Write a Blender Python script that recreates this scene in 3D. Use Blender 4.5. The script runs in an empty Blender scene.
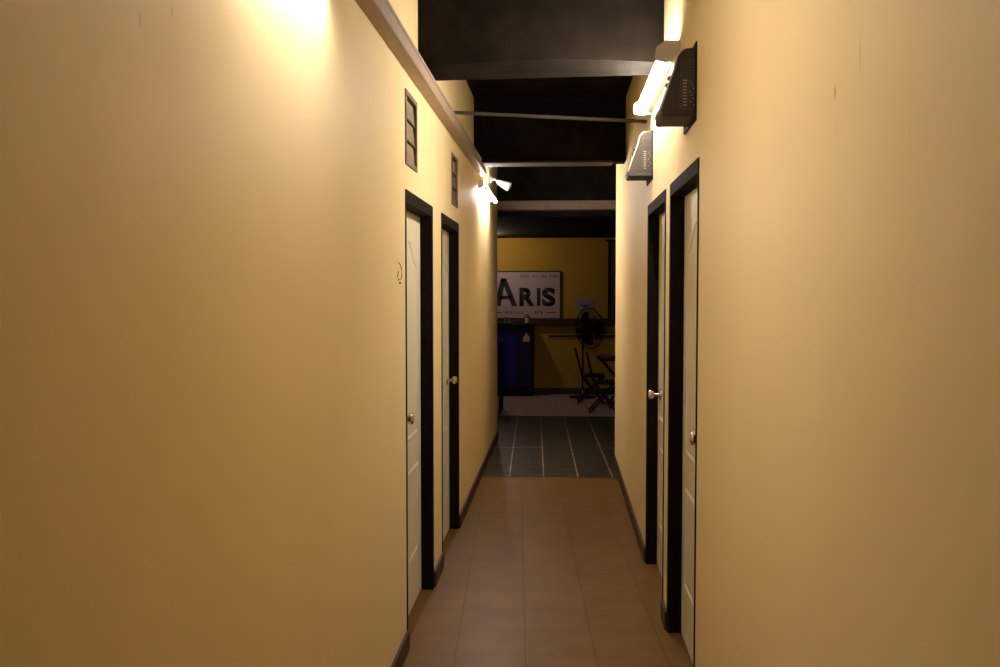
import bpy, bmesh, math, random
from mathutils import Vector, Matrix
random.seed(4)
scn = bpy.context.scene
C = scn.collection
V = Vector
XL, XR, HC = -0.665, 0.50, 3.05          # corridor walls and upper ceiling
YB = 14.75                               # far wall of the front room
CAMH = 1.57

# ---------------------------------------------------------------- materials
def mat(name, col, rough=0.6, metal=0.0, bump=0.0, bscale=40, var=0.0, vscale=6, emit=None, estr=0, spec=0.5):
    m = bpy.data.materials.new(name); m.use_nodes = True
    nt = m.node_tree; b = nt.nodes['Principled BSDF']
    b.inputs['Base Color'].default_value = (*col, 1)
    b.inputs['Roughness'].default_value = rough
    b.inputs['Metallic'].default_value = metal
    b.inputs['Specular IOR Level'].default_value = spec
    if emit:
        b.inputs['Emission Color'].default_value = (*emit, 1)
        b.inputs['Emission Strength'].default_value = estr
    tc = nt.nodes.new('ShaderNodeTexCoord')
    if var:
        n = nt.nodes.new('ShaderNodeTexNoise'); n.inputs['Scale'].default_value = vscale
        n.inputs['Detail'].default_value = 5
        nt.links.new(tc.outputs['Object'], n.inputs['Vector'])
        r = nt.nodes.new('ShaderNodeValToRGB')
        r.color_ramp.elements[0].position = .3; r.color_ramp.elements[1].position = .7
        r.color_ramp.elements[0].color = (*[c*(1-var) for c in col], 1)
        r.color_ramp.elements[1].color = (*[min(1, c*(1+var)) for c in col], 1)
        nt.links.new(n.outputs['Fac'], r.inputs['Fac'])
        nt.links.new(r.outputs['Color'], b.inputs['Base Color'])
    if bump:
        n2 = nt.nodes.new('ShaderNodeTexNoise'); n2.inputs['Scale'].default_value = bscale
        n2.inputs['Detail'].default_value = 6
        nt.links.new(tc.outputs['Object'], n2.inputs['Vector'])
        bp = nt.nodes.new('ShaderNodeBump'); bp.inputs['Strength'].default_value = bump
        bp.inputs['Distance'].default_value = .01
        nt.links.new(n2.outputs['Fac'], bp.inputs['Height'])
        nt.links.new(bp.outputs['Normal'], b.inputs['Normal'])
    return m

WALL = (0.80, 0.635, 0.335)
def wall_mat(name, marks=()):
    m = mat(name, WALL, .55, bump=.12, bscale=9, var=.025, vscale=1.6, spec=.3)
    nt = m.node_tree; b = nt.nodes['Principled BSDF']
    src = b.inputs['Base Color'].links[0].from_socket
    tc = nt.nodes.new('ShaderNodeTexCoord')
    for (p, sy, sz, dark) in marks:                     # small scuffs and stains in the paint
        mp = nt.nodes.new('ShaderNodeMapping'); mp.vector_type = 'POINT'
        mp.inputs['Location'].default_value = (0, -p[0]/sy, -p[1]/sz)
        mp.inputs['Scale'].default_value = (0, 1/sy, 1/sz)
        nt.links.new(tc.outputs['Object'], mp.inputs['Vector'])
        ln = nt.nodes.new('ShaderNodeVectorMath'); ln.operation = 'LENGTH'
        nt.links.new(mp.outputs['Vector'], ln.inputs[0])
        mr = nt.nodes.new('ShaderNodeMapRange')
        mr.inputs['From Min'].default_value = .5; mr.inputs['From Max'].default_value = 1.1
        mr.inputs['To Min'].default_value = dark; mr.inputs['To Max'].default_value = 0
        nt.links.new(ln.outputs['Value'], mr.inputs['Value'])
        mx = nt.nodes.new('ShaderNodeMix'); mx.data_type = 'RGBA'
        mx.inputs['B'].default_value = (.22, .13, .05, 1)
        nt.links.new(mr.outputs['Result'], mx.inputs['Factor'])
        nt.links.new(src, mx.inputs['A']); src = mx.outputs['Result']
    nt.links.new(src, b.inputs['Base Color'])
    return m

def tile_mat(name, c1, c2, grout, size, rotdeg, off, mortar, rough, bump, slate=False):
    m = mat(name, c1, rough, spec=.15); nt = m.node_tree; b = nt.nodes['Principled BSDF']
    tc = nt.nodes.new('ShaderNodeTexCoord'); mp = nt.nodes.new('ShaderNodeMapping')
    mp.inputs['Rotation'].default_value = (0, 0, math.radians(rotdeg))
    mp.inputs['Location'].default_value = (off[0], off[1], 0)
    nt.links.new(tc.outputs['Object'], mp.inputs['Vector'])
    def brick(ms):
        br = nt.nodes.new('ShaderNodeTexBrick'); br.offset = 0; br.squash = 1
        br.inputs['Scale'].default_value = 1; br.inputs['Brick Width'].default_value = size
        br.inputs['Row Height'].default_value = 1.577 if slate else size; br.inputs['Mortar Size'].default_value = ms
        br.inputs['Mortar Smooth'].default_value = .3
        br.inputs['Color1'].default_value = (*c1, 1); br.inputs['Color2'].default_value = (*c2, 1)
        br.inputs['Mortar'].default_value = (*grout, 1)
        nt.links.new(mp.outputs['Vector'], br.inputs['Vector']); return br
    br = brick(mortar)
    n = nt.nodes.new('ShaderNodeTexNoise'); n.inputs['Scale'].default_value = 14 if slate else 5
    n.inputs['Detail'].default_value = 8
    m2 = nt.nodes.new('ShaderNodeMapping'); m2.inputs['Scale'].default_value = (.45, 1, 1) if slate else (1, 1, 1)
    nt.links.new(tc.outputs['Object'], m2.inputs['Vector']); nt.links.new(m2.outputs['Vector'], n.inputs['Vector'])
    r = nt.nodes.new('ShaderNodeValToRGB')
    lo, hi = ((.35, 1.9) if slate else (.9, 1.1))
    r.color_ramp.elements[0].position = .35; r.color_ramp.elements[1].position = .68
    r.color_ramp.elements[0].color = (lo, lo, lo, 1); r.color_ramp.elements[1].color = (hi, hi, hi, 1)
    nt.links.new(n.outputs['Fac'], r.inputs['Fac'])
    mx = nt.nodes.new('ShaderNodeMix'); mx.data_type = 'RGBA'; mx.blend_type = 'MULTIPLY'
    mx.inputs['Factor'].default_value = 1
    nt.links.new(br.outputs['Color'], mx.inputs['A']); nt.links.new(r.outputs['Color'], mx.inputs['B'])
    nt.links.new(mx.outputs['Result'], b.inputs['Base Color'])
    bp = nt.nodes.new('ShaderNodeBump'); bp.inputs['Strength'].default_value = bump
    bp.inputs['Distance'].default_value = .004
    if slate:
        nt.links.new(n.outputs['Fac'], bp.inputs['Height'])
    else:
        inv = nt.nodes.new('ShaderNodeMath'); inv.operation = 'SUBTRACT'; inv.inputs[0].default_value = 1
        nt.links.new(br.outputs['Fac'], inv.inputs[1]); nt.links.new(inv.outputs[0], bp.inputs['Height'])
    nt.links.new(bp.outputs['Normal'], b.inputs['Normal'])
    return m

M = dict(
    wl=wall_mat('cream_wall_paint_left', [((1.522, 1.998), .006, .012, .25), ((1.651, 2.047), .006, .010, .25)]),
    wr=wall_mat('cream_wall_paint_right', [((1.827, 1.932), .006, .012, .75), ((1.68, 1.964), .006, .035, .2),
                                          ((1.439, 1.80), .003, .012, .15), ((1.823, 1.866), .003, .006, .2)]),
    yellow=mat('yellow_wall_paint', (.44, .255, .014), .7, bump=.1, bscale=12, var=.06, vscale=2),
    black=mat('black_ceiling_paint', (.011, .0085, .006), .85, bump=.2, bscale=70, var=.3, vscale=9, spec=.03),
    blackfar=mat('black_room_paint', (.012, .010, .009), .85, spec=.03),
    doorframe=mat('dark_door_frame', (.0075, .0055, .0045), .7, var=.2, vscale=20, spec=.05),
    leaf=mat('grey_white_door_paint', (.66, .60, .455), .45, spec=.4),
    base=mat('brown_skirting_tile', (.048, .024, .012), .5, var=.2, vscale=8, spec=.25),
    trunk=mat('grey_brown_trunking', (.30, .22, .165), .45, var=.12, vscale=10),
    beam=mat('brown_steel_beam', (.20, .15, .11), .5, var=.2, vscale=10),
    rod=mat('dark_grey_rod', (.05, .043, .034), .7, spec=.1),
    steel=mat('brushed_knob_steel', (.72, .62, .50), .22, metal=1),
    white=mat('white_enamel', (.80, .78, .74), .4),
    cap=mat('grey_end_cap', (.48, .42, .34), .5),
    tube=mat('fluorescent_tube_glass', (.9, .9, .9), .3, emit=(1.0, .90, .80), estr=150),
    tube2=mat('bright_tube_glass', (.9, .9, .9), .3, emit=(1.0, .90, .80), estr=195),
    tube3=mat('far_tube_glass', (.9, .9, .9), .3, emit=(1.0, .90, .84), estr=205),
    ventframe=mat('grey_brown_vent_frame', (.12, .08, .05), .6, var=.2, vscale=30),
    ventdark=mat('vent_dark_recess', (.03, .02, .015), .8),
    ventslat=mat('vent_brown_slat', (.20, .14, .08), .6, var=.15, vscale=25),
    unit=mat('dark_grey_plastic', (.030, .021, .015), .45, spec=.3),
    grille=mat('louvre_grey_plastic', (.055, .040, .030), .5, spec=.2),
    unitdark=mat('black_slit', (.008, .007, .006), .6),
    unitwhite=mat('pale_plastic_front', (.55, .48, .38), .35),
    boardm=mat('sign_board_white', (.46, .36, .37), .5, var=.04, vscale=3),
    ink=mat('sign_black_ink', (.012, .008, .010), .5),
    blue=mat('blue_panel', (.010, .010, .23), .5, spec=.2),
    blue2=mat('darker_blue_panel', (.010, .008, .06), .5, spec=.2),
    dark=mat('black_trim', (.006, .006, .007), .6, spec=.15),
    darkwood=mat('dark_wood', (.012, .006, .004), .55, spec=.2),
    ledge=mat('brown_ledge_wood', (.060, .032, .025), .6, spec=.1),
    tag=mat('yellow_card', (.62, .42, .16), .6),
    paper=mat('pale_note_paper', (.30, .235, .25), .7),
    red=mat('red_paper', (.35, .03, .03), .5),
    cup=mat('white_cup_plastic', (.85, .75, .65), .4),
    glass=mat('greenish_jar', (.16, .17, .10), .2),
    curtain=mat('dark_purple_curtain', (.030, .020, .026), .8),
    fanm=mat('black_fan_metal', (.006, .006, .006), .5, spec=.2),
    chrome=mat('chrome', (.8, .8, .8), .12, metal=1),
    bulb=mat('ceiling_bulb_glass', (.9, .9, .9), .3, emit=(1.0, .78, .60), estr=190),
    farfloor=tile_mat('brown_room_floor_tile', (.54, .365, .335), (.51, .345, .32), (.22, .15, .13), .4, -1.5, (.1, .05), .003, .30, .1),
    slate=tile_mat('dark_slate_tile', (.040, .029, .017), (.028, .028, .020), (.27, .19, .11), .290, -1.5, (-.079, -0.218), .006, .42, .5, True),
    tiles=tile_mat('brown_floor_tile', (.150, .078, .021), (.141, .073, .019), (.052, .026, .010), .3015, -2.55, (-.039, -.199), .0024, .42, .25),
)
TILES, SLATE = M['tiles'], M['slate']

# ---------------------------------------------------------------- mesh helpers
class MB:
    def __init__(s): s.bm = bmesh.new()
    def box(s, a, b, rot=None, about=None):
        a, b = V(a), V(b); c = (a+b)/2; d = b-a
        mt = Matrix.Translation(c) @ Matrix.Diagonal((abs(d.x), abs(d.y), abs(d.z), 1))
        if rot is not None:
            o = V(about) if about is not None else c
            mt = Matrix.Translation(o) @ rot.to_4x4() @ Matrix.Translation(-o) @ mt
        bmesh.ops.create_cube(s.bm, size=1, matrix=mt); return s
    def bar(s, p, q, w, h=None):            # square bar between two points
        p, q = V(p), V(q); d = q-p; h = h or w
        r = d.to_track_quat('Z', 'Y').to_matrix().to_4x4()
        mt = Matrix.Translation((p+q)/2) @ r @ Matrix.Diagonal((w, h, d.length, 1))
        bmesh.ops.create_cube(s.bm, size=1, matrix=mt); return s
    def cyl(s, p, q, r1, r2=None, n=20):
        p, q = V(p), V(q); d = q-p
        r = d.to_track_quat('Z', 'Y').to_matrix().to_4x4()
        bmesh.ops.create_cone(s.bm, cap_ends=True, segments=n, radius1=r1, radius2=r1 if r2 is None else r2,
                              depth=d.length, matrix=Matrix.Translation((p+q)/2) @ r); return s
    def sph(s, c, r, sc=(1, 1, 1), n=16):
        bmesh.ops.create_uvsphere(s.bm, u_segments=n, v_segments=n//2+2, radius=r,
                                  matrix=Matrix.Translation(V(c)) @ Matrix.Diagonal((*sc, 1))); return s
    def prism(s, pts, vec):                 # polygon (3-D points) extruded by vec
        a = [s.bm.verts.new(V(p)) for p in pts]; b = [s.bm.verts.new(V(p)+V(vec)) for p in pts]
        n = len(a)
        s.bm.faces.new(a); s.bm.faces.new(b[::-1])
        for i in range(n): s.bm.faces.new((a[i], b[i], b[(i+1) % n], a[(i+1) % n]))
        return s
    def lathe(s, o, axis, prof, n=24):      # prof: (distance along the axis, radius)
        o = V(o); ax = V(axis).normalized(); q = ax.to_track_quat('Z', 'Y').to_matrix()
        rings = []
        for (t, r) in prof:
            rings.append([s.bm.verts.new(o + q @ V((r*math.cos(2*math.pi*k/n), r*math.sin(2*math.pi*k/n), t))) for k in range(n)])
        for a, b in zip(rings, rings[1:]):
            for k in range(n): s.bm.faces.new((a[k], a[(k+1) % n], b[(k+1) % n], b[k]))
        s.bm.faces.new(rings[0][::-1]); s.bm.faces.new(rings[-1]); return s
    def tube(s, pts, r, n=8, closed=False):
        pts = [V(p) for p in pts]; rings = []
        L = len(pts)
        for i, p in enumerate(pts):
            a = pts[(i-1) % L] if (closed or i > 0) else p
            b = pts[(i+1) % L] if (closed or i < L-1) else p
            q = (b-a).to_track_quat('Z', 'Y').to_matrix()
            rings.append([s.bm.verts.new(p + q @ V((r*math.cos(2*math.pi*k/n), r*math.sin(2*math.pi*k/n), 0))) for k in range(n)])
        pairs = list(zip(rings, rings[1:])) + ([(rings[-1], rings[0])] if closed else [])
        for a, b in pairs:
            for k in range(n): s.bm.faces.new((a[k], a[(k+1) % n], b[(k+1) % n], b[k]))
        if not closed: s.bm.faces.new(rings[0][::-1]); s.bm.faces.new(rings[-1])
        return s
    def build(s, name, m, parent=None, bevel=0, smooth=False, seg=2):
        bmesh.ops.recalc_face_normals(s.bm, faces=s.bm.faces)
        me = bpy.data.meshes.new(name); 
        if smooth:
            for f in s.bm.faces: f.smooth = True
        # put the origin at the thing's base
        o = bpy.data.objects.new(name, me)
        if parent is None:
            vs = [v.co for v in s.bm.verts]
            c = V(((min(v.x for v in vs)+max(v.x for v in vs))/2, (min(v.y for v in vs)+max(v.y for v in vs))/2, min(v.z for v in vs)))
            if not name.startswith(('floor', 'wall', 'ceiling')):
                bmesh.ops.translate(s.bm, verts=s.bm.verts, vec=-c); o.location = c
        else:
            w = V((0, 0, 0)); p = parent
            while p is not None: w += p.location; p = p.parent
            bmesh.ops.translate(s.bm, verts=s.bm.verts, vec=-w)
        s.bm.to_mesh(me); s.bm.free()
        me.materials.append(m); C.objects.link(o)
        if parent is not None: o.parent = parent
        if smooth:
            md = o.modifiers.new('e', 'EDGE_SPLIT'); md.split_angle = math.radians(38)
        if bevel:
            md = o.modifiers.new('b', 'BEVEL'); md.width = bevel; md.segments = seg; md.limit_method = 'ANGLE'
        return o
def tag(o, label=None, cat=None, group=None, kind=None):
    if label: o['label'] = label
    if cat: o['category'] = cat
    if group: o['group'] = group
    if kind: o['kind'] = kind
    return o
def empty(name, loc):
    o = bpy.data.objects.new(name, None); o.location = loc; o.empty_display_size = .1; C.objects.link(o); return o
def struct(name, mb, m, parent=None, label=None, **k):
    o = mb.build(name, m, parent, **k)
    if parent is None: tag(o, label, kind='structure')
    return o

# ---------------------------------------------------------------- room shell
def panel_wall(name, X, dx, ys, zs, holes, m, label):
    bm = bmesh.new(); cache = {}
    def v(y, z):
        if (y, z) not in cache: cache[(y, z)] = bm.verts.new((X, y, z))
        return cache[(y, z)]
    for y0, y1 in zip(ys, ys[1:]):
        for z0, z1 in zip(zs, zs[1:]):
            cy, cz = (y0+y1)/2, (z0+z1)/2
            if any(h[0] < cy < h[1] and h[2] < cz < h[3] for h in holes): continue
            bm.faces.new((v(y0, z0), v(y1, z0), v(y1, z1), v(y0, z1)))
    r = bmesh.ops.extrude_face_region(bm, geom=list(bm.faces))
    bmesh.ops.translate(bm, verts=[e for e in r['geom'] if isinstance(e, bmesh.types.BMVert)], vec=(dx, 0, 0))
    bmesh.ops.recalc_face_normals(bm, faces=bm.faces)
    me = bpy.data.meshes.new(name); bm.to_mesh(me); bm.free(); me.materials.append(m)
    o = bpy.data.objects.new(name, me); C.objects.link(o); tag(o, label, kind='structure'); return o

DL = [(4.16, 5.05), (5.43, 6.35)]           # door openings, left and right
DR = [(3.565, 4.475), (4.665, 5.60)]
DZL, DZR = 2.005, 2.05
VL = [(4.165, 4.495, 2.115, 2.435), (5.945, 6.275, 2.100, 2.415)]   # vents, left wall
VR = [(3.645, 3.985, 2.197, 2.484), (5.335, 5.675, 2.172, 2.440)]   # unit openings, right wall
ys = sorted({-2.0, 10.30, *[a for d in DL for a in d], *[a for v in VL for a in v[:2]]})
zs = sorted({0, DZL, HC, *[a for v in VL for a in v[2:]]})
panel_wall('wall_left', XL, -.12, ys, zs, [(a, b, 0, DZL) for a, b in DL] + VL, M['wl'],
           'long cream painted wall on the left of the corridor')
ys = sorted({-2.0, 8.83, *[a for d in DR for a in d], *[a for v in VR for a in v[:2]]})
zs = sorted({0, DZR, HC, *[a for v in VR for a in v[2:]]})
panel_wall('wall_right', XR, .12, ys, zs, [(a, b, 0, DZR) for a, b in DR] + VR, M['wr'],
           'long cream painted wall on the right of the corridor')
struct('wall_back', MB().box((-4, YB, 0), (4, YB+.12, 2.6)), M['yellow'], label='yellow wall at the far end behind the sign')
struct('wall_left_return', MB().box((-4, 10.18, 0), (XL-.12, 10.30, HC)), M['blackfar'])
struct('wall_right_return', MB().box((XR+.12, 8.71, 0), (4, 8.83, HC)), M['blackfar'])
struct('wall_left_room', MB().box((-4.1, 10.18, 0), (-4, YB+.12, HC)), M['blackfar'])
struct('wall_right_room', MB().box((4, 8.71, 0), (4.1, YB+.12, HC)), M['blackfar'])
struct('wall_behind', MB().box((XL-.12, -2.1, 0), (XR+.12, -2.0, HC)), M['wl'])
struct('floor', MB().box((-.95, -2, -.1), (.8, 8.106, 0)), TILES, label='brown square floor tiles along the corridor')
struct('floor_slate', MB().box((-4, 8.106, -.1), (4, 12.148, -.0005)), SLATE, label='dark slate tiled strip with pale grout lines beyond the corridor tiles')
struct('floor_room', MB().box((-4, 12.148, -.1), (4, YB, 0)), M['farfloor'], label='smooth purplish brown floor at the far end')
struct('ceiling', MB().box((XL-.12, -2, HC), (XR+.12, 8.71, HC+.1)), M['black'], label='black painted ceiling over the corridor')
struct('ceiling_slate_area', MB().box((-4, 8.71, HC), (4, 10.5, HC+.1)), M['black'])
struct('ceiling_room', MB().box((-4, 10.50, 2.365), (4, YB, 2.45)), M['blackfar'], label='low black ceiling over the far room')
# black bulkheads that cross above the corridor
def bulk(name, yl, yr, z, th, label, xl=XL, xr=XR, arch=0.0, zr=None):
    mb = MB(); n = 16
    def yy(x): return yl + (yr-yl)*(x-XL)/(XR-XL)
    top = [(x, HC, HC) for x in (xr, xl)]
    bot = []
    for i in range(n+1):
        t = i/n; x = xl+(xr-xl)*t; bot.append((x, z+((zr or z)-z)*t+arch*math.sin(math.pi*t), z+((zr or z)-z)*t+.008*t))
    pts = bot+top; bm = mb.bm
    a = [bm.verts.new((x, yy(x), zz)) for x, zz, _ in pts]; b = [bm.verts.new((x, yy(x)+th, zz)) for x, _, zz in pts]
    bm.faces.new(a); bm.faces.new(b[::-1])
    for i in range(len(a)): bm.faces.new((a[i], b[i], b[(i+1) % len(a)], a[(i+1) % len(a)]))
    return struct(name, mb, M['black'], label=label)
bulk('trim_1', 4.56, 4.815, 2.612, .30, 'black boxed bulkhead nearest the camera crossing over the corridor', arch=.026, zr=2.676)
bulk('trim_2', 7.50, 7.55, 2.560, .22, 'black boxed bulkhead across the middle of the corridor')
struct('trim_3', MB().box((-4, 10.34, 2.52), (4, 10.50, HC)), M['black'], label='black upper bulkhead over the mouth of the far room')

def board(name, a, b, lab):  struct(name, MB().box(a, b), M['base'], label=lab, bevel=.003)
bt = .013
for i, (a, b) in enumerate([(-2, 4.16), (5.05, 5.43), (6.35, 10.30)]):
    board('baseboard_left_%d' % (i+1), (XL-.001, a, 0), (XL+bt, b, .085), ['brown skirting on the left wall before the doors', 'short brown skirting between the two left doors', 'long brown skirting on the left wall past the doors'][i])
for i, (a, b) in enumerate([(-2, 3.565), (4.475, 4.665), (5.60, 8.83)]):
    board('baseboard_right_%d' % (i+1), (XR-bt, a, 0), (XR+.001, b, .085), ['brown skirting on the right wall before the doors', 'short brown skirting between the two right doors', 'long brown skirting on the right wall past the doors'][i])
board('baseboard_back', (-4, YB-.015, 0), (4, YB+.001, .09), 'dark skirting along the yellow wall')
struct('trim_threshold', MB().box((-.80, 8.095, -.05), (.65, 8.125, .002)), mat('pale_joint', (.10, .065, .035), .7, spec=.2), label='thin pale joint where the slate begins')
struct('trim_joint', MB().box((-4, 12.135, -.05), (4, 12.165, .002)), mat('tan_joint', (.40, .25, .13), .6), label='thin pale joint where the slate ends')

# ---------------------------------------------------------------- doors
def door(idx, side, y0, y1, ztop, knob_y, knob_z, label):
    X = XL if side < 0 else XR
    s = side                                      # +1 : recess goes towards +X
    root = empty('door_%d' % idx, (X, (y0+y1)/2, 0)); tag(root, label, kind='structure')
    fw, fn, dep = .04, .018, .115
    f = MB()
    x0, x1 = sorted((X - s*.004, X + s*dep))
    f.box((x0, y0-.002, 0), (x1, y0+fn, ztop)); f.box((x0, y1-fw, 0), (x1, y1+.002, ztop)); f.box((x0, y0+fn, ztop-fw-.015), (x1, y1-fw, ztop+.002))
    xs0, xs1 = sorted((X + s*.100, X + s*.114))   # door stop behind the leaf
    f.box((xs0, y0+fn, 0), (xs1, y1-fw, .02))
    f.build('door_frame', M['doorframe'], root, bevel=.002)
    lx = X + s*.058                                # visible face of the leaf
    a, b = y0+fn+.003, y1-fw-.003; zt = ztop-fw-.018
    l = MB(); q0, q1 = sorted((lx, lx+s*.038)); l.box((q0, a, .008), (q1, b, zt))
    def ring(pts, w, h):                           # raised moulding: closed loop of points (y,z)
        n = len(pts); cy = sum(p[0] for p in pts)/n; cz = sum(p[1] for p in pts)/n
        prof = [(0, 0), (.35*w, h), (.65*w, h), (w, 0)]
        loops = []
        for (off, hh) in prof:
            lp = []
            for i, (y, z) in enumerate(pts):
                p0, p1 = V(pts[i-1]), V(pts[(i+1) % n]); p = V((y, z))
                d1 = (p-p0).normalized(); d2 = (p1-p).normalized()
                n1 = V((-d1.y, d1.x)); n2 = V((-d2.y, d2.x)); nn = (n1+n2).normalized()
                nn = nn / max(.5, nn.dot(n1))
                pp = p + nn*off
                lp.append(l.bm.verts.new((lx - s*hh + s*.0003, pp.x, pp.y)))
            loops.append(lp)
        for u, w2 in zip(loops, loops[1:]):
            for i in range(n): l.bm.faces.new((u[i], u[(i+1) % n], w2[(i+1) % n], w2[i]))
    pa, pb = a+.115, b-.115; yc = (pa+pb)/2
    # raised fields, counter-clockwise in (y,z)
    def arch_top(z_side, rise):
        out = []
        for i in range(13):
            t = i/12; y = pb+(pa-pb)*t
            k = .5-.5*math.cos(2*math.pi*t)
            out.append((y, z_side+rise*(k**1.3)))
        return out
    up = [(pa, .845), (pb, .845)] + arch_top(zt-.24, .12)
    lo = [(pa, .25), (pb, .25), (pb, .70), (pa, .70)]
    ring(up, .026, .0055); ring(lo, .026, .0055)
    inset = [(y+(.05 if y < yc else -.05)*min(1, abs(y-yc)/(yc-pa)*1.0), z+(.05 if z < 1 else -.05)) for y, z in up]
    leaf = l.build('door_leaf', M['leaf'], root)
    k = MB(); ax = (-s, 0, 0)
    k.lathe((lx, knob_y, knob_z), ax, [(0, .030), (.004, .030), (.008, .026), (.010, .011), (.034, .010), (.040, .017), (.048, .0255), (.060, .0265), (.068, .020), (.070, .008)], 24)
    k.build('door_knob', M['steel'], leaf, smooth=True)
    return root
door(1, -1, *DL[0], DZL, 4.31, .995, 'grey white panelled door in a dark frame, nearer of the two on the left wall')
door(2, -1, *DL[1], DZL, 6.155, 1.00, 'grey white panelled door in a dark frame, farther of the two on the left wall')
door(3, 1, *DR[0], DZR, 3.665, 1.015, 'grey white panelled door in a dark frame, nearer of the two on the right wall')
door(4, 1, *DR[1], DZR, 5.40, 0.995, 'grey white panelled door in a dark frame, farther of the two on the right wall')

# ---------------------------------------------------------------- trunking, rods, beam
t = MB(); t.box((XL+.001, -1.9, 2.512), (XL+.058, 8.05, 2.585)); t.box((XL+.058, -1.9, 2.514), (XL+.0605, 8.05, 2.518))
tr = t.build('cable_trunking', M['trunk'], bevel=.004); tag(tr, 'long grey brown cable trunking box running high along the left wall', 'trunking')
MB().box((XL+.0575, -1.9, 2.571), (XL+.061, 8.05, 2.587)).build('lid', M['trunk'], tr, bevel=.001)
r = MB().cyl((XL, 5.75, 2.620), (XR, 5.75, 2.553), .0105, n=14).build('hanging_rod', M['rod'], smooth=True)
tag(r, 'thin round grey rod spanning the corridor wall to wall behind the nearest bulkhead', 'rod')
r = MB().bar((XL, 3.40, 2.70), (XR, 3.40, 2.590), .03).build('cross_bar', M['darkwood'], bevel=.003)
tag(r, 'dark bar crossing at the top edge above the nearer right fluorescent light', 'bar')
b = MB(); b.box((-3.9, 10.32, 2.425), (3.9, 10.335, 2.515)); b.box((-3.9, 10.30, 2.500), (3.9, 10.335, 2.515)); b.box((-3.9, 10.30, 2.425), (3.9, 10.335, 2.437)); b.box((-3.9, 10.335, 2.42), (3.9, 10.50, 2.52))
o = b.build('steel_beam', M['beam'], bevel=.002); tag(o, 'brown steel beam crossing over the mouth of the far room', 'beam')
struct('trim_4', MB().box((XL+.07, 7.49, 2.547), (XR-.10, 7.72, 2.562)), M['rod'], label='thin brown sheet painting the lit underside of the middle bulkhead', bevel=.003)  # paler sheet added to paint light on the bulkhead's underside

# ---------------------------------------------------------------- fluorescent lights
def fluoro(side, y0, y1, z, label, tm, cs=1.0, td=.072, tz=.018):
    X = XL if side < 0 else XR; s = -side            # s points into the corridor
    root = empty('wall_mounted_fluorescent_light', (X, (y0+y1)/2, z))
    tag(root, label, 'light', 'fluorescent wall lights')
    def P(d, zz): return X+s*d, z+zz
    pts = [(0, .0), (.030, .0), (.042, .012), (.042, .052), (.030, .064), (0, .064)]
    h = MB(); h.prism([(P(d, zz)[0], y0+.012, P(d, zz)[1]) for d, zz in pts], (0, y1-y0-.024, 0))
    h.build('housing', M['white'], root)
    for yc in (y0, y1-.014):
        c = MB(); cp = [(d*cs, .030+(zz-.030)*cs) for d, zz in ((0, -.010), (.060, -.018), (.098, -.010), (.104, .010), (.098, .048), (.060, .074), (0, .074))]
        c.prism([(P(d, zz)[0], yc, P(d, zz)[1]) for d, zz in cp], (0, .014, 0))
        sgn = 1 if yc == y0 else -1
        yy = yc + (.014 if sgn > 0 else 0)
        c.cyl((P(td, tz)[0], yy, P(0, tz)[1]), (P(td, tz)[0], yy+sgn*.028, P(0, tz)[1]), .0145, n=14)
        c.build('end_cap', M['cap' if cs == 1 else 'white'], root, bevel=.002)
    tb = MB().cyl((P(td, tz)[0], y0+.028, P(0, tz)[1]), (P(td, tz)[0], y1-.028, P(0, tz)[1]), .0150, n=20)
    tb.build('tube', M[tm], root, smooth=True)
    return root
fluoro(-1, 1.93, 2.75, 2.443, 'lit fluorescent light on the left wall above the nearest bare wall, at the top edge', 'tube')
fluoro(-1, 7.90, 9.12, 2.402, 'lit fluorescent light on the left wall below the far end of the cable trunking', 'tube3', .45, .060, -.002)
fluoro(1, 4.16, 5.42, 2.545, 'lit fluorescent light high on the right wall above the two louvred units', 'tube2')

# spotlight by the far left light
root = empty('spotlight', (XL, 9.25, 2.60)); tag(root, 'small white conical spotlight on an arm beside the far left fluorescent light', 'spotlight')
MB().cyl((XL, 9.25, 2.62), (XL+.015, 9.25, 2.62), .03).build('mount', M['white'], root, smooth=True)
MB().tube([(XL+.01, 9.25, 2.62), (XL+.04, 9.25, 2.625), (XL+.075, 9.25, 2.60)], .008).build('arm', M['white'], root, smooth=True)
hd = MB(); hd.lathe((-.600, 9.26, 2.603), (.88, -.15, -.40), [(0, .014), (.006, .022), (.03, .027), (.09, .038), (.13, .043), (.132, .038), (.115, .032)], 24)
hd.build('lamp_head', M['white'], root, smooth=True)

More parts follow.
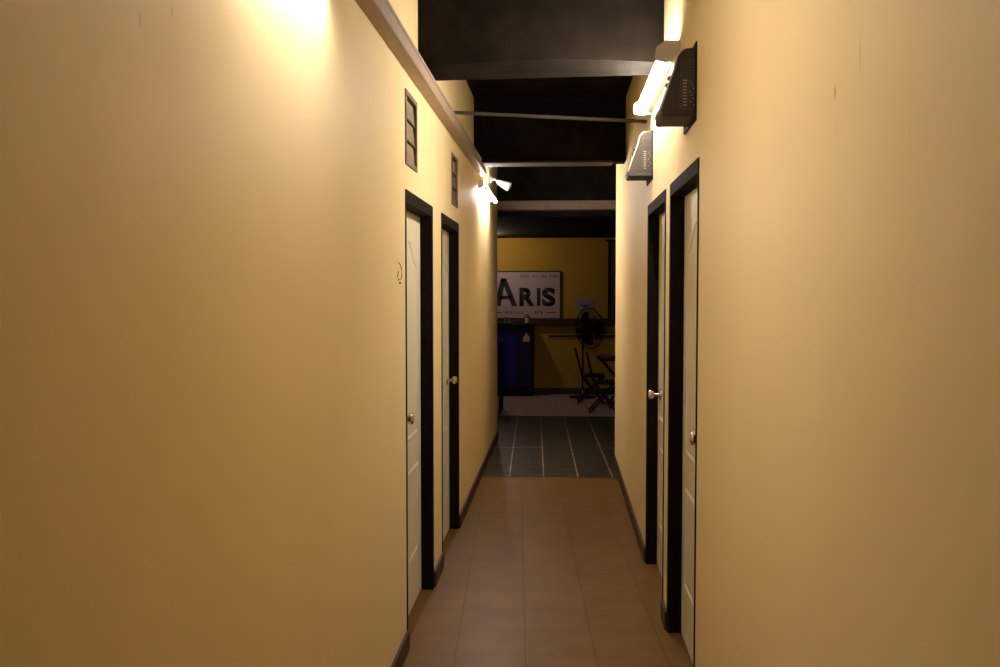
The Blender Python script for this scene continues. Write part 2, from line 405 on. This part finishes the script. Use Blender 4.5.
# ---------------------------------------------------------------- wall vents, left
def air_vent(y0, y1, z0, z1, label):
    root = empty('air_vent', (XL, (y0+y1)/2, z0)); tag(root, label, 'vent', 'louvred air vents above the left doors')
    f = MB(); w = .022; xa, xb = XL-.06, XL+.006
    f.box((xa, y0, z0), (xb, y0+w, z1)); f.box((xa, y1-w, z0), (xb, y1, z1)); f.box((xa, y0+w, z0), (xb, y1-w, z0+w)); f.box((xa, y0+w, z1-w), (xb, y1-w, z1))
    f.build('frame', M['ventframe'], root, bevel=.002)
    MB().box((XL-.075, y0, z0), (XL-.060, y1, z1)).build('backing', M['ventdark'], root)
    n = 3; hh = (z1-z0-2*w)/n
    for i in range(n):
        za = z0+w+i*hh
        m = MB(); th = .010
        m.prism([(XL-.022, y0+w+.004, za+hh-.004), (XL-.022+th, y0+w+.004, za+hh-.004), (XL-.004, y0+w+.004, za+.006), (XL-.004-th, y0+w+.004, za+.006)], (0, y1-y0-2*w-.008, 0))
        for k in range(5):
            yk = y0+w+.03+k*(y1-y0-2*w-.06)/4
            m.prism([(XL-.016, yk-.002, za+hh-.010), (XL-.0115, yk-.002, za+hh-.010), (XL-.003, yk-.002, za+.010), (XL-.0075, yk-.002, za+.010)], (0, .006, 0))
        m.build('louvre', M['ventslat'], root)
        if i: MB().box((XL-.055, y0+w, za-.006), (XL-.001, y1-w, za+.003)).build('divider', M['ventdark'], root)
air_vent(*VL[0], 'brown louvred air vent on the left wall above the nearer door')
air_vent(*VL[1], 'brown louvred air vent on the left wall above the farther door')

# ---------------------------------------------------------------- louvred units, right
def unit(y0, y1, z0, z1, label, front, zbot, HT):
    root = empty('ventilation_unit', (XR, (y0+y1)/2, z0)); tag(root, label, 'ventilation unit', 'louvred ventilation units on the right wall')
    f = MB(); w = .020; xa, xb = XR-.006, XR+.08
    f.box((xa, y0, z0), (xb, y0+w, z1)); f.box((xa, y1-w, z0), (xb, y1, z1)); f.box((xa, y0+w, z0), (xb, y1-w, z0+w)); f.box((xa, y0+w, z1-w), (xb, y1-w, z1))
    f.build('wall_frame', M['doorframe'], root, bevel=.002)
    zb = zbot; c0, c1 = y0+.012, y0+.235
    F = HT/.252
    prof = [(0, 0), (.128, 0), (.130, .004), (.130, .022), (.117, .060), (.098, .118), (.079, .172), (.070, .212), (.064, .228), (.052, .241), (.036, .249), (0, .252)]
    prof = [(d, zz*F) for d, zz in prof]
    c = MB(); c.prism([(XR-d, c0, zb+zz) for d, zz in prof], (0, c1-c0, 0))
    cas = c.build('casing', M['unit'], root, bevel=.004)
    # bottom lip with its shade painted black, pale front fascia following the slope
    l = MB(); lp = [(0, -.003), (.124, -.003), (.124, .012), (.0, .012)]
    l.prism([(XR-d, c0-.003, zb+zz) for d, zz in lp], (0, c1-c0+.006, 0)); l.build('shaded_base_lip', M['unitdark'], root, bevel=.002)
    fr = MB(); sl = prof[3:11]
    pts = [(XR-d-.001, c0+.006, zb+zz) for d, zz in sl]+[(XR-d-.006, c0+.006, zb+zz+.002) for d, zz in sl[::-1]]
    fr.prism(pts, (0, c1-c0-.012, 0)); fr.build('front_fascia', front, root)
    # latches on the sloping front
    for (d, zz) in ((.088, .143), (.096, .116)):
        MB().sph((XR-d-.006, c0+.03, zb+zz), .011, (.9, 1.2, 1.0)).build('latch', M['unitdark'], root, smooth=True)
    # louvred side panel facing the camera
    p = MB(); py = c0-.003
    p.prism([(XR-.004, py, zb+.022), (XR-.064, py, zb+.022), (XR-.058, py, zb+.205), (XR-.004, py, zb+.210)], (0, .004, 0))
    g = p.build('side_grille', M['grille'], root)
    s_ = MB()
    for i in range(6): s_.box((XR-.052, py-.0012, zb+.138+i*.0105), (XR-.006, py+.002, zb+.142+i*.0105))
    for i in range(9): s_.box((XR-.052, py-.0012, zb+0.0300+i*.0112), (XR-.034, py+.002, zb+0.0360+i*.0112))
    for i in range(9): s_.box((XR-.027, py-.0012, zb+0.0300+i*.0112), (XR-.007, py+.002, zb+0.0360+i*.0112))
    s_.build('slit', M['unitdark'], g)
    h_ = MB()  # pale bits that paint highlights onto the grille
    for i in range(9):
        h_.box((XR-.050, py-.004, zb+0.0365+i*.0112), (XR-.036, py-.001, zb+0.0405+i*.0112))
    for i, dd in enumerate((.008, .020, .012, .016, .022, .009, .014, .019)): h_.box((XR-dd-.004, py-.004, zb+0.0365+i*.0122), (XR-dd, py-.001, zb+0.0400+i*.0122))
    h_.build('fin_highlight', M['trunk'], g)
    return root
unit(*VR[0], 'black louvred ventilation unit projecting from the right wall above the nearer door', M['unitwhite'], 2.215, .250)
unit(*VR[1], 'smaller looking louvred ventilation unit on the right wall above the farther door', M['unitwhite'], 2.194, .240)

# wire hook loop scratched onto the left wall by the near door
def wallp(px_y, z): return (XL+.003, px_y, z)
h = MB().tube([wallp(3.965, 1.685), wallp(4.010, 1.678), wallp(4.045, 1.660), wallp(4.055, 1.636), wallp(4.020, 1.618), wallp(3.960, 1.612), wallp(3.940, 1.628), wallp(3.965, 1.650)], .0014, 6)
h.sph(wallp(4.0, 1.602), .0045)
o = h.build('wire_hook', M['ledge'], smooth=True); tag(o, 'tiny curled wire hook on the left wall beside the nearer door', 'hook')

# ---------------------------------------------------------------- far room
# sign
root = empty('wall_sign', (-.62, YB-.03, 1.15)); tag(root, 'large white shop sign with big black letters on the yellow wall', 'sign')
YS = YB-.03
MB().box((-1.30, YS, 1.150), (0.0, YB, 1.862)).build('board', M['boardm'], root)
f = MB()
for a, b2 in (((-1.312, 1.850), (.010, 1.866)), ((-1.312, 1.142), (.010, 1.154)), ((-.004, 1.142), (.010, 1.866)), ((-1.312, 1.142), (-1.298, 1.866))):
    f.box((a[0], YS-.006, a[1]), (b2[0], YB, b2[1]))
f.build('frame', M['dark'], root)
def pxw(x, y, Y=YS):                     # where a photo column and row meet the far wall
    return ((x-560)*Y/972.2*1.0, CAMH-(y-290.4)*Y/972.2)
YT = YS-.002
def poly(mb, pts):
    mb.prism([(pxw(x, y)[0], YT, pxw(x, y)[1]) for x, y in pts], (0, .0035, 0))
A = MB()
poly(A, [(494.0, 305.8), (500.6, 278.2), (505.4, 278.2), (500.6, 305.8)])
poly(A, [(500.9, 278.2), (506.2, 278.2), (517.4, 305.8), (512.0, 305.8)])
poly(A, [(500.0, 295.5), (511.0, 295.5), (511.0, 299.0), (500.0, 299.0)])
A.build('letter', M['ink'], root)
def text(body, x, ybase, size_px, sx=1.0, bold=0.0, name='letter', m=M['ink']):
    cu = bpy.data.curves.new('t', 'FONT'); cu.body = body
    cu.size = 1; cu.extrude = .0; cu.offset = bold
    o = bpy.data.objects.new('t', cu); C.objects.link(o)
    dg = bpy.context.evaluated_depsgraph_get(); me = bpy.data.meshes.new_from_object(o.evaluated_get(dg))
    bpy.data.objects.remove(o)
    xs = [v.co.x for v in me.vertices]; ysv = [v.co.y for v in me.vertices]
    bm = bmesh.new(); bm.from_mesh(me)
    k = size_px*YS/972.2/(max(ysv)-min(ysv)); x0, z0 = pxw(x, ybase)
    mnx, mny = min(xs), min(ysv)
    kx = k*sx
    if sx > 5: kx = (sx*YS/972.2)/(max(xs)-min(xs))         # sx > 5: total width in photo units
    for v in bm.verts: v.co = V((x0+(v.co.x-mnx)*kx, YT, z0+(v.co.y-mny)*k))
    r = bmesh.ops.extrude_face_region(bm, geom=list(bm.faces))
    bmesh.ops.translate(bm, verts=[e for e in r['geom'] if isinstance(e, bmesh.types.BMVert)], vec=(0, .0035, 0))
    mb = MB(); mb.bm.free(); mb.bm = bm
    return mb.build(name, m, root)
text('R', 519.4, 305.8, 18.2, 15.2, .05)
I = MB(); poly(I, [(536.9, 287.8), (540.5, 287.8), (540.5, 305.8), (536.9, 305.8)]); I.build('letter', M['ink'], root)
text('S', 542.0, 306.2, 18.8, 13.2, .045)
text('บริษัท', 520.3, 277.6, 3.8, 9.4, .0, 'small_lettering')
text('เทน', 532.2, 277.6, 2.9, 5.6, .0, 'small_lettering')
text('เอ็ม', 540.8, 277.6, 3.6, 6.2, .0, 'small_lettering')
text('จำกัด', 549.0, 277.6, 3.8, 8.6, .0, 'small_lettering')
text('อาหาร', 504.0, 314.0, 3.2, 8.0, .0, 'small_lettering')
text('/', 512.6, 315.0, 5.0, 1.0, .0, 'small_lettering')
text('กาแฟ', 515.0, 314.0, 3.6, 8.0, .0, 'small_lettering')
text('ชา', 534.5, 314.0, 3.0, 7.5, .0, 'small_lettering')
d = MB(); poly(d, [(546, 312), (555.5, 312), (555.5, 312.8), (546, 312.8)]); d.build('rule', M['ink'], root); d = MB(); poly(d, [(497.5, 312), (502, 312), (502, 312.8), (497.5, 312.8)]); d.build('rule', M['ink'], root)

# note on the wall
x0, z0 = pxw(575.6, 310.5); x1, z1 = pxw(594, 298)
root = empty('wall_note', ((x0+x1)/2, YB, z0)); tag(root, 'small pale paper note pinned on the yellow wall above the fan', 'note')
n = MB(); nn = 8
for i in range(nn):
    a, b2 = x0+(x1-x0)*i/nn, x0+(x1-x0)*(i+1)/nn
    n.box((a, YB-.006-.004*math.sin(math.pi*i/nn), z0), (b2, YB, z1))
n.build('sheet', M['paper'], root)
n = MB()
for (a, b2, z) in ((.25, .75, .42), (.35, .65, .30)): n.box((x0+(x1-x0)*a, YB-.0125, z0+(z1-z0)*z), (x0+(x1-x0)*b2, YB-.009, z0+(z1-z0)*(z+.06)))
n.build('written_line', M['ledge'], root)

# ledge and pipe on the far wall
o = MB().box((-.385, YB-.09, 1.045), (.90, YB, 1.148)).build('wall_ledge', M['ledge'], bevel=.006); tag(o, 'dark brown wooden ledge along the yellow wall below the sign', 'ledge')
o = MB().cyl((-.17, YB-.02, .885), (2.2, YB-.02, .885), .014).build('wall_pipe', M['ledge'], smooth=True); tag(o, 'thin dark pipe running along the yellow wall behind the fan', 'pipe')

# curtain
cv = MB(); n = 40; x0, x1 = .715, 1.65
for i in range(n):
    a = x0+(x1-x0)*i/n; b2 = x0+(x1-x0)*(i+1)/n
    ya = YB-.14+.028*math.sin(i*1.15); yb = YB-.14+.028*math.sin((i+1)*1.15)
    cv.prism([(a, ya, 1.12), (b2, yb, 1.12), (b2, yb+.006, 1.12), (a, ya+.006, 1.12)], (0, 0, 1.18))
root = empty('curtain', (1.18, YB-.14, 1.12)); tag(root, 'dark purple curtain hanging at the right end of the yellow wall', 'curtain')
cv.build('fabric', M['curtain'], root)
MB().cyl((.68, YB-.14, 2.31), (1.70, YB-.14, 2.31), .014).build('rail', M['dark'], root, smooth=True)

# blue counter cabinet
YC = 14.37
root = empty('blue_cabinet', (-.9, YC, 0)); tag(root, 'blue fronted cabinet with black frame standing below the sign', 'cabinet')
c = MB(); c.box((-1.45, YC+.012, .10), (-.395, YB-.02, 1.055)); c.build('body', M['dark'], root)
MB().box((-1.44, YC+.03, 0), (-.40, YB-.02, .10)).build('plinth', M['dark'], root)
MB().box((-1.47, YC-.01, 1.055), (-.385, YB-.015, 1.09)).build('top', M['blue2'], root, bevel=.004)
f = MB()
for a in (-1.45, -1.0, -.435): f.box((a, YC, .10), (a+.04, YC+.012, 1.055))
f.box((-1.41, YC, .10), (-.435, YC+.012, .16)); f.box((-1.41, YC, .945), (-.435, YC+.012, 1.055))
f.build('frame', M['dark'], root)
for (a, b2, mm) in ((-1.41, -1.0, M['blue']), (-.96, -.665, M['blue']), (-.663, -.435, M['blue2'])):
    MB().box((a, YC+.003, .16), (b2, YC+.012, .945)).build('door_panel', mm, root)
o = MB().prism([(-.545, YC-.006, .815), (-.445, YC-.006, .815), (-.445, YC-.006, .880), (-.47, YC-.006, .905), (-.482, YC-.006, .935), (-.508, YC-.006, .935), (-.52, YC-.006, .905), (-.545, YC-.006, .880)], (0, .005, 0)).build('hanging_tag', M['tag'])
tag(o, 'small yellow card tag on the blue cabinet front', 'tag')
# things on the cabinet top
def cup(x, y, h, r, m, name, label, cat, lidm=None):
    o = MB().lathe((x, y, 1.09), (0, 0, 1), [(0, r*.75), (h*.9, r), (h, r*1.02), (h, r*.9), (h*.85, r*.86)], 16).build(name, m, smooth=True)
    tag(o, label, cat)
    if lidm: MB().lathe((x, y, 1.09+h), (0, 0, 1), [(0, r*1.08), (.012, r*1.08), (.02, r*.8), (.05, r*.7), (.055, r*.3)], 16).build('lid', lidm, o, smooth=True)
cup(-.487, 14.48, .075, .034, M['cup'], 'cup', 'white cup with red lid on the right end of the blue cabinet', 'cup', M['red'])
cup(-.815, 14.50, .085, .024, M['glass'], 'glass_jar', 'greenish glass jar, left of the pair at the left of the cabinet top', 'jar')
cup(-.755, 14.50, .080, .024, M['glass'], 'glass_jar', 'greenish glass jar, right of the pair at the left of the cabinet top', 'jar')
o = MB().box((-.70, 14.45, 1.09), (-.56, 14.53, 1.125)).build('small_box', M['ledge'], bevel=.004); tag(o, 'low brown box lying on the blue cabinet between jars and cup', 'box')

# pedestal fan
FX, FY = .335, 14.28
root = empty('pedestal_fan', (FX, FY, 0)); tag(root, 'black pedestal fan standing by the yellow wall', 'fan')
MB().lathe((FX, FY, 0), (0, 0, 1), [(0, .20), (.012, .20), (.022, .185), (.035, .06), (.05, .03)], 36).build('base', M['fanm'], root, smooth=True)
MB().cyl((FX, FY, .04), (FX, FY, .95), .014).build('pole', M['fanm'], root, smooth=True)
MB().lathe((FX, FY, .05), (0, 0, 1), [(0, .024), (.05, .024), (.06, .018)], 18).build('collar', M['chrome'], root, smooth=True)
ax = V((.70, -.70, .10)).normalized(); hub = V((FX, FY, 1.0))+ax*.115+V((.02, 0, .01))
q = ax.to_track_quat('Z', 'Y').to_matrix()
MB().lathe(hub-ax*.24, ax, [(0, .03), (.02, .065), (.10, .075), (.16, .070), (.18, .04)], 24).build('motor_housing', M['fanm'], root, smooth=True)
MB().cyl((FX, FY, .93), (FX, FY, 1.0), .026).build('neck', M['fanm'], root, smooth=True)
R = .295
def ringpts(r, t, n=48): return [hub+q @ V((r*math.cos(2*math.pi*k/n), r*math.sin(2*math.pi*k/n), t)) for k in range(n)]
cg = MB(); cg.tube(ringpts(R, 0), .007, 6, True)
for rr, tt in ((.24, .045), (.16, .062), (.06, .068), (.24, -.045), (.16, -.060)): cg.tube(ringpts(rr, tt, 36), .0022, 5, True)
for k in range(40):
    a = 2*math.pi*k/40; u = V((math.cos(a), math.sin(a), 0))
    for sg in (1, -1):
        cg.tube([hub+q @ (u*r_+V((0, 0, sg*t_))) for r_, t_ in ((R, 0), (.27, .03), (.20, .055), (.10, .066), (.03, .068))], .0019, 4)
cg.build('cage', M['fanm'], root)
MB().lathe(hub-ax*.03, ax, [(0, .045), (.05, .045), (.065, .03)], 20).build('hub', M['fanm'], root, smooth=True)
for k in range(3):
    a0 = 2*math.pi*k/3; m = MB(); g = []
    for i in range(7):
        t_ = i/6; row = []
        for j in range(7):
            u_ = j/6; ang = a0+(u_-.5)*(.9+.35*t_); r_ = .04+.215*t_*(1-.12*(2*u_-1)**2)
            row.append(m.bm.verts.new(hub+q @ V((r_*math.cos(ang), r_*math.sin(ang), (u_-.5)*.05))))
        g.append(row)
    for i in range(6):
        for j in range(6): m.bm.faces.new((g[i][j], g[i+1][j], g[i+1][j+1], g[i][j+1]))
    bl = m.build('blade', M['fanm'], root, smooth=True); sd = bl.modifiers.new('s', 'SOLIDIFY'); sd.thickness = .003

# folding chairs
def chair():
    root = empty('folding_chair', (0, 0, 0)); W = .38
    for y in (-W/2, W/2):
        MB().bar((.07, y, .37), (-.03, y, .76), .022, .030).build('back_post', M['darkwood'], root, bevel=.003)
        MB().bar((.06, y+math.copysign(.0, y), .385), (.37, y, .0), .020, .028).build('leg', M['darkwood'], root, bevel=.003)
        MB().bar((.37, y-math.copysign(.024, y), .385), (.0, y-math.copysign(.024, y), .0), .020, .028).build('leg', M['darkwood'], root, bevel=.003)
    st = MB()
    for i in range(6): st.box((.055+i*.056, -W/2-.01, .387), (.055+i*.056+.046, W/2+.01, .403))
    for y in (-W/2+.03, W/2-.03): st.box((.06, y-.012, .368), (.38, y+.012, .388))
    st.build('seat', M['darkwood'], root, bevel=.002)
    bk = MB()
    for z, x in ((.71, -.017), (.63, .004), (.55, .024)): bk.box((x-.006, -W/2+.008, z-.022), (x+.006, W/2-.008, z+.022))
    bk.build('backrest', M['darkwood'], root, bevel=.002)
    cr = MB(); cr.bar((.33, -W/2, .05), (.33, W/2, .05), .016); cr.build('stretcher', M['darkwood'], root); cr = MB(); cr.bar((.045, -W/2+.02, .05), (.045, W/2-.02, .05), .016); cr.build('stretcher', M['darkwood'], root)
    return root
c1 = chair(); c1.location = (.245, 13.62, 0)
tag(c1, 'dark wooden folding chair standing farther back, nearest the fan pole', 'chair', 'folding chairs at the small table')
def dup(root):
    r_ = root.copy(); C.objects.link(r_)
    for ch in list(root.children):
        c_ = ch.copy(); C.objects.link(c_); c_.parent = r_
    return r_
c2 = dup(c1); c2.location = (.375, 12.62, 0); c2['label'] = 'dark wooden folding chair in front, its feet nearest the slate strip'

# folding table
root = empty('folding_table', (.85, 13.1, 0)); tag(root, 'dark wooden folding table with crossed legs at the right wall end', 'table')
tt = MB()
for i in range(7): tt.box((.50+i*.10, 12.86, .655), (.50+i*.10+.09, 13.42, .675))
tt.box((.52, 12.90, .635), (1.18, 12.93, .655)); tt.box((.52, 13.35, .635), (1.18, 13.38, .655)); tt.build('tabletop', M['darkwood'], root, bevel=.003)
for y in (12.89, 13.39):
    MB().bar((.56, y, .64), (1.10, y, .0), .022, .035).build('leg', M['darkwood'], root, bevel=.003)
    MB().bar((1.12, y-math.copysign(.026, y-13.1), .64), (.66, y-math.copysign(.026, y-13.1), .0), .022, .035).build('leg', M['darkwood'], root, bevel=.003)
cr = MB(); cr.bar((.69, 12.9, .05), (.69, 13.38, .05), .018); cr.build('stretcher', M['darkwood'], root)
o = MB().box((.545, 13.02, .675), (.69, 13.14, .735)).build('napkin_packet', M['red'], bevel=.008)
tag(o, 'small red packet with a pale top on the folding table', 'packet')
MB().box((.553, 13.028, .733), (.682, 13.132, .750)).build('napkin', M['paper'], o, bevel=.004)

# dark high-back chair at the left, mostly behind the wall corner
root = empty('wooden_chair', (-.98, 12.62, 0)); tag(root, 'dark high backed chair mostly hidden behind the left wall corner', 'chair')
for y in (12.44, 12.82):
    MB().bar((-.765, y, .0), (-.760, y, .92), .036, .036).build('leg', M['dark'], root, bevel=.004)
    MB().bar((-1.18, y, .0), (-1.18, y, .43), .036, .036).build('leg', M['dark'], root, bevel=.004)
MB().box((-1.21, 12.42, .43), (-.75, 12.84, .465)).build('seat', M['dark'], root, bevel=.008)
bk = MB()
for z in (.86, .74, .62): bk.box((-.772, 12.45, z-.03), (-.752, 12.81, z+.03))
bk.build('backrest', M['dark'], root, bevel=.004)

# ceiling lamp of the far room (to the left, out of sight from here)
root = empty('ceiling_lamp', (-.99, 13.85, 2.36)); tag(root, 'round bare bulb lamp on the far room ceiling', 'lamp')
MB().lathe((-.99, 13.85, 2.365), (0, 0, -1), [(0, .06), (.015, .06), (.03, .03), (.05, .025)], 24).build('fitting', M['white'], root, smooth=True)
MB().sph((-.99, 13.85, 2.275), .045).build('bulb', M['bulb'], root, smooth=True)

# ---------------------------------------------------------------- world, camera, view
w = bpy.data.worlds.new('night'); scn.world = w; w.use_nodes = True
w.node_tree.nodes['Background'].inputs[0].default_value = (.02, .015, .01, 1)
w.node_tree.nodes['Background'].inputs[1].default_value = .1
cd = bpy.data.cameras.new('camera'); cam = bpy.data.objects.new('camera', cd); C.objects.link(cam)
cd.sensor_width = 36; cd.lens = 35.0; cd.clip_start = .05
cam.location = (0, 0, CAMH)
yaw = math.atan(60/972.2); pit = math.atan(43/math.hypot(972.2, 60))
cam.rotation_euler = (math.pi/2-pit, 0, yaw)
scn.camera = cam
vs = scn.view_settings
vs.view_transform = 'Standard'; vs.look = 'None'; vs.gamma = 1; vs.use_curve_mapping = False; vs.exposure = 0
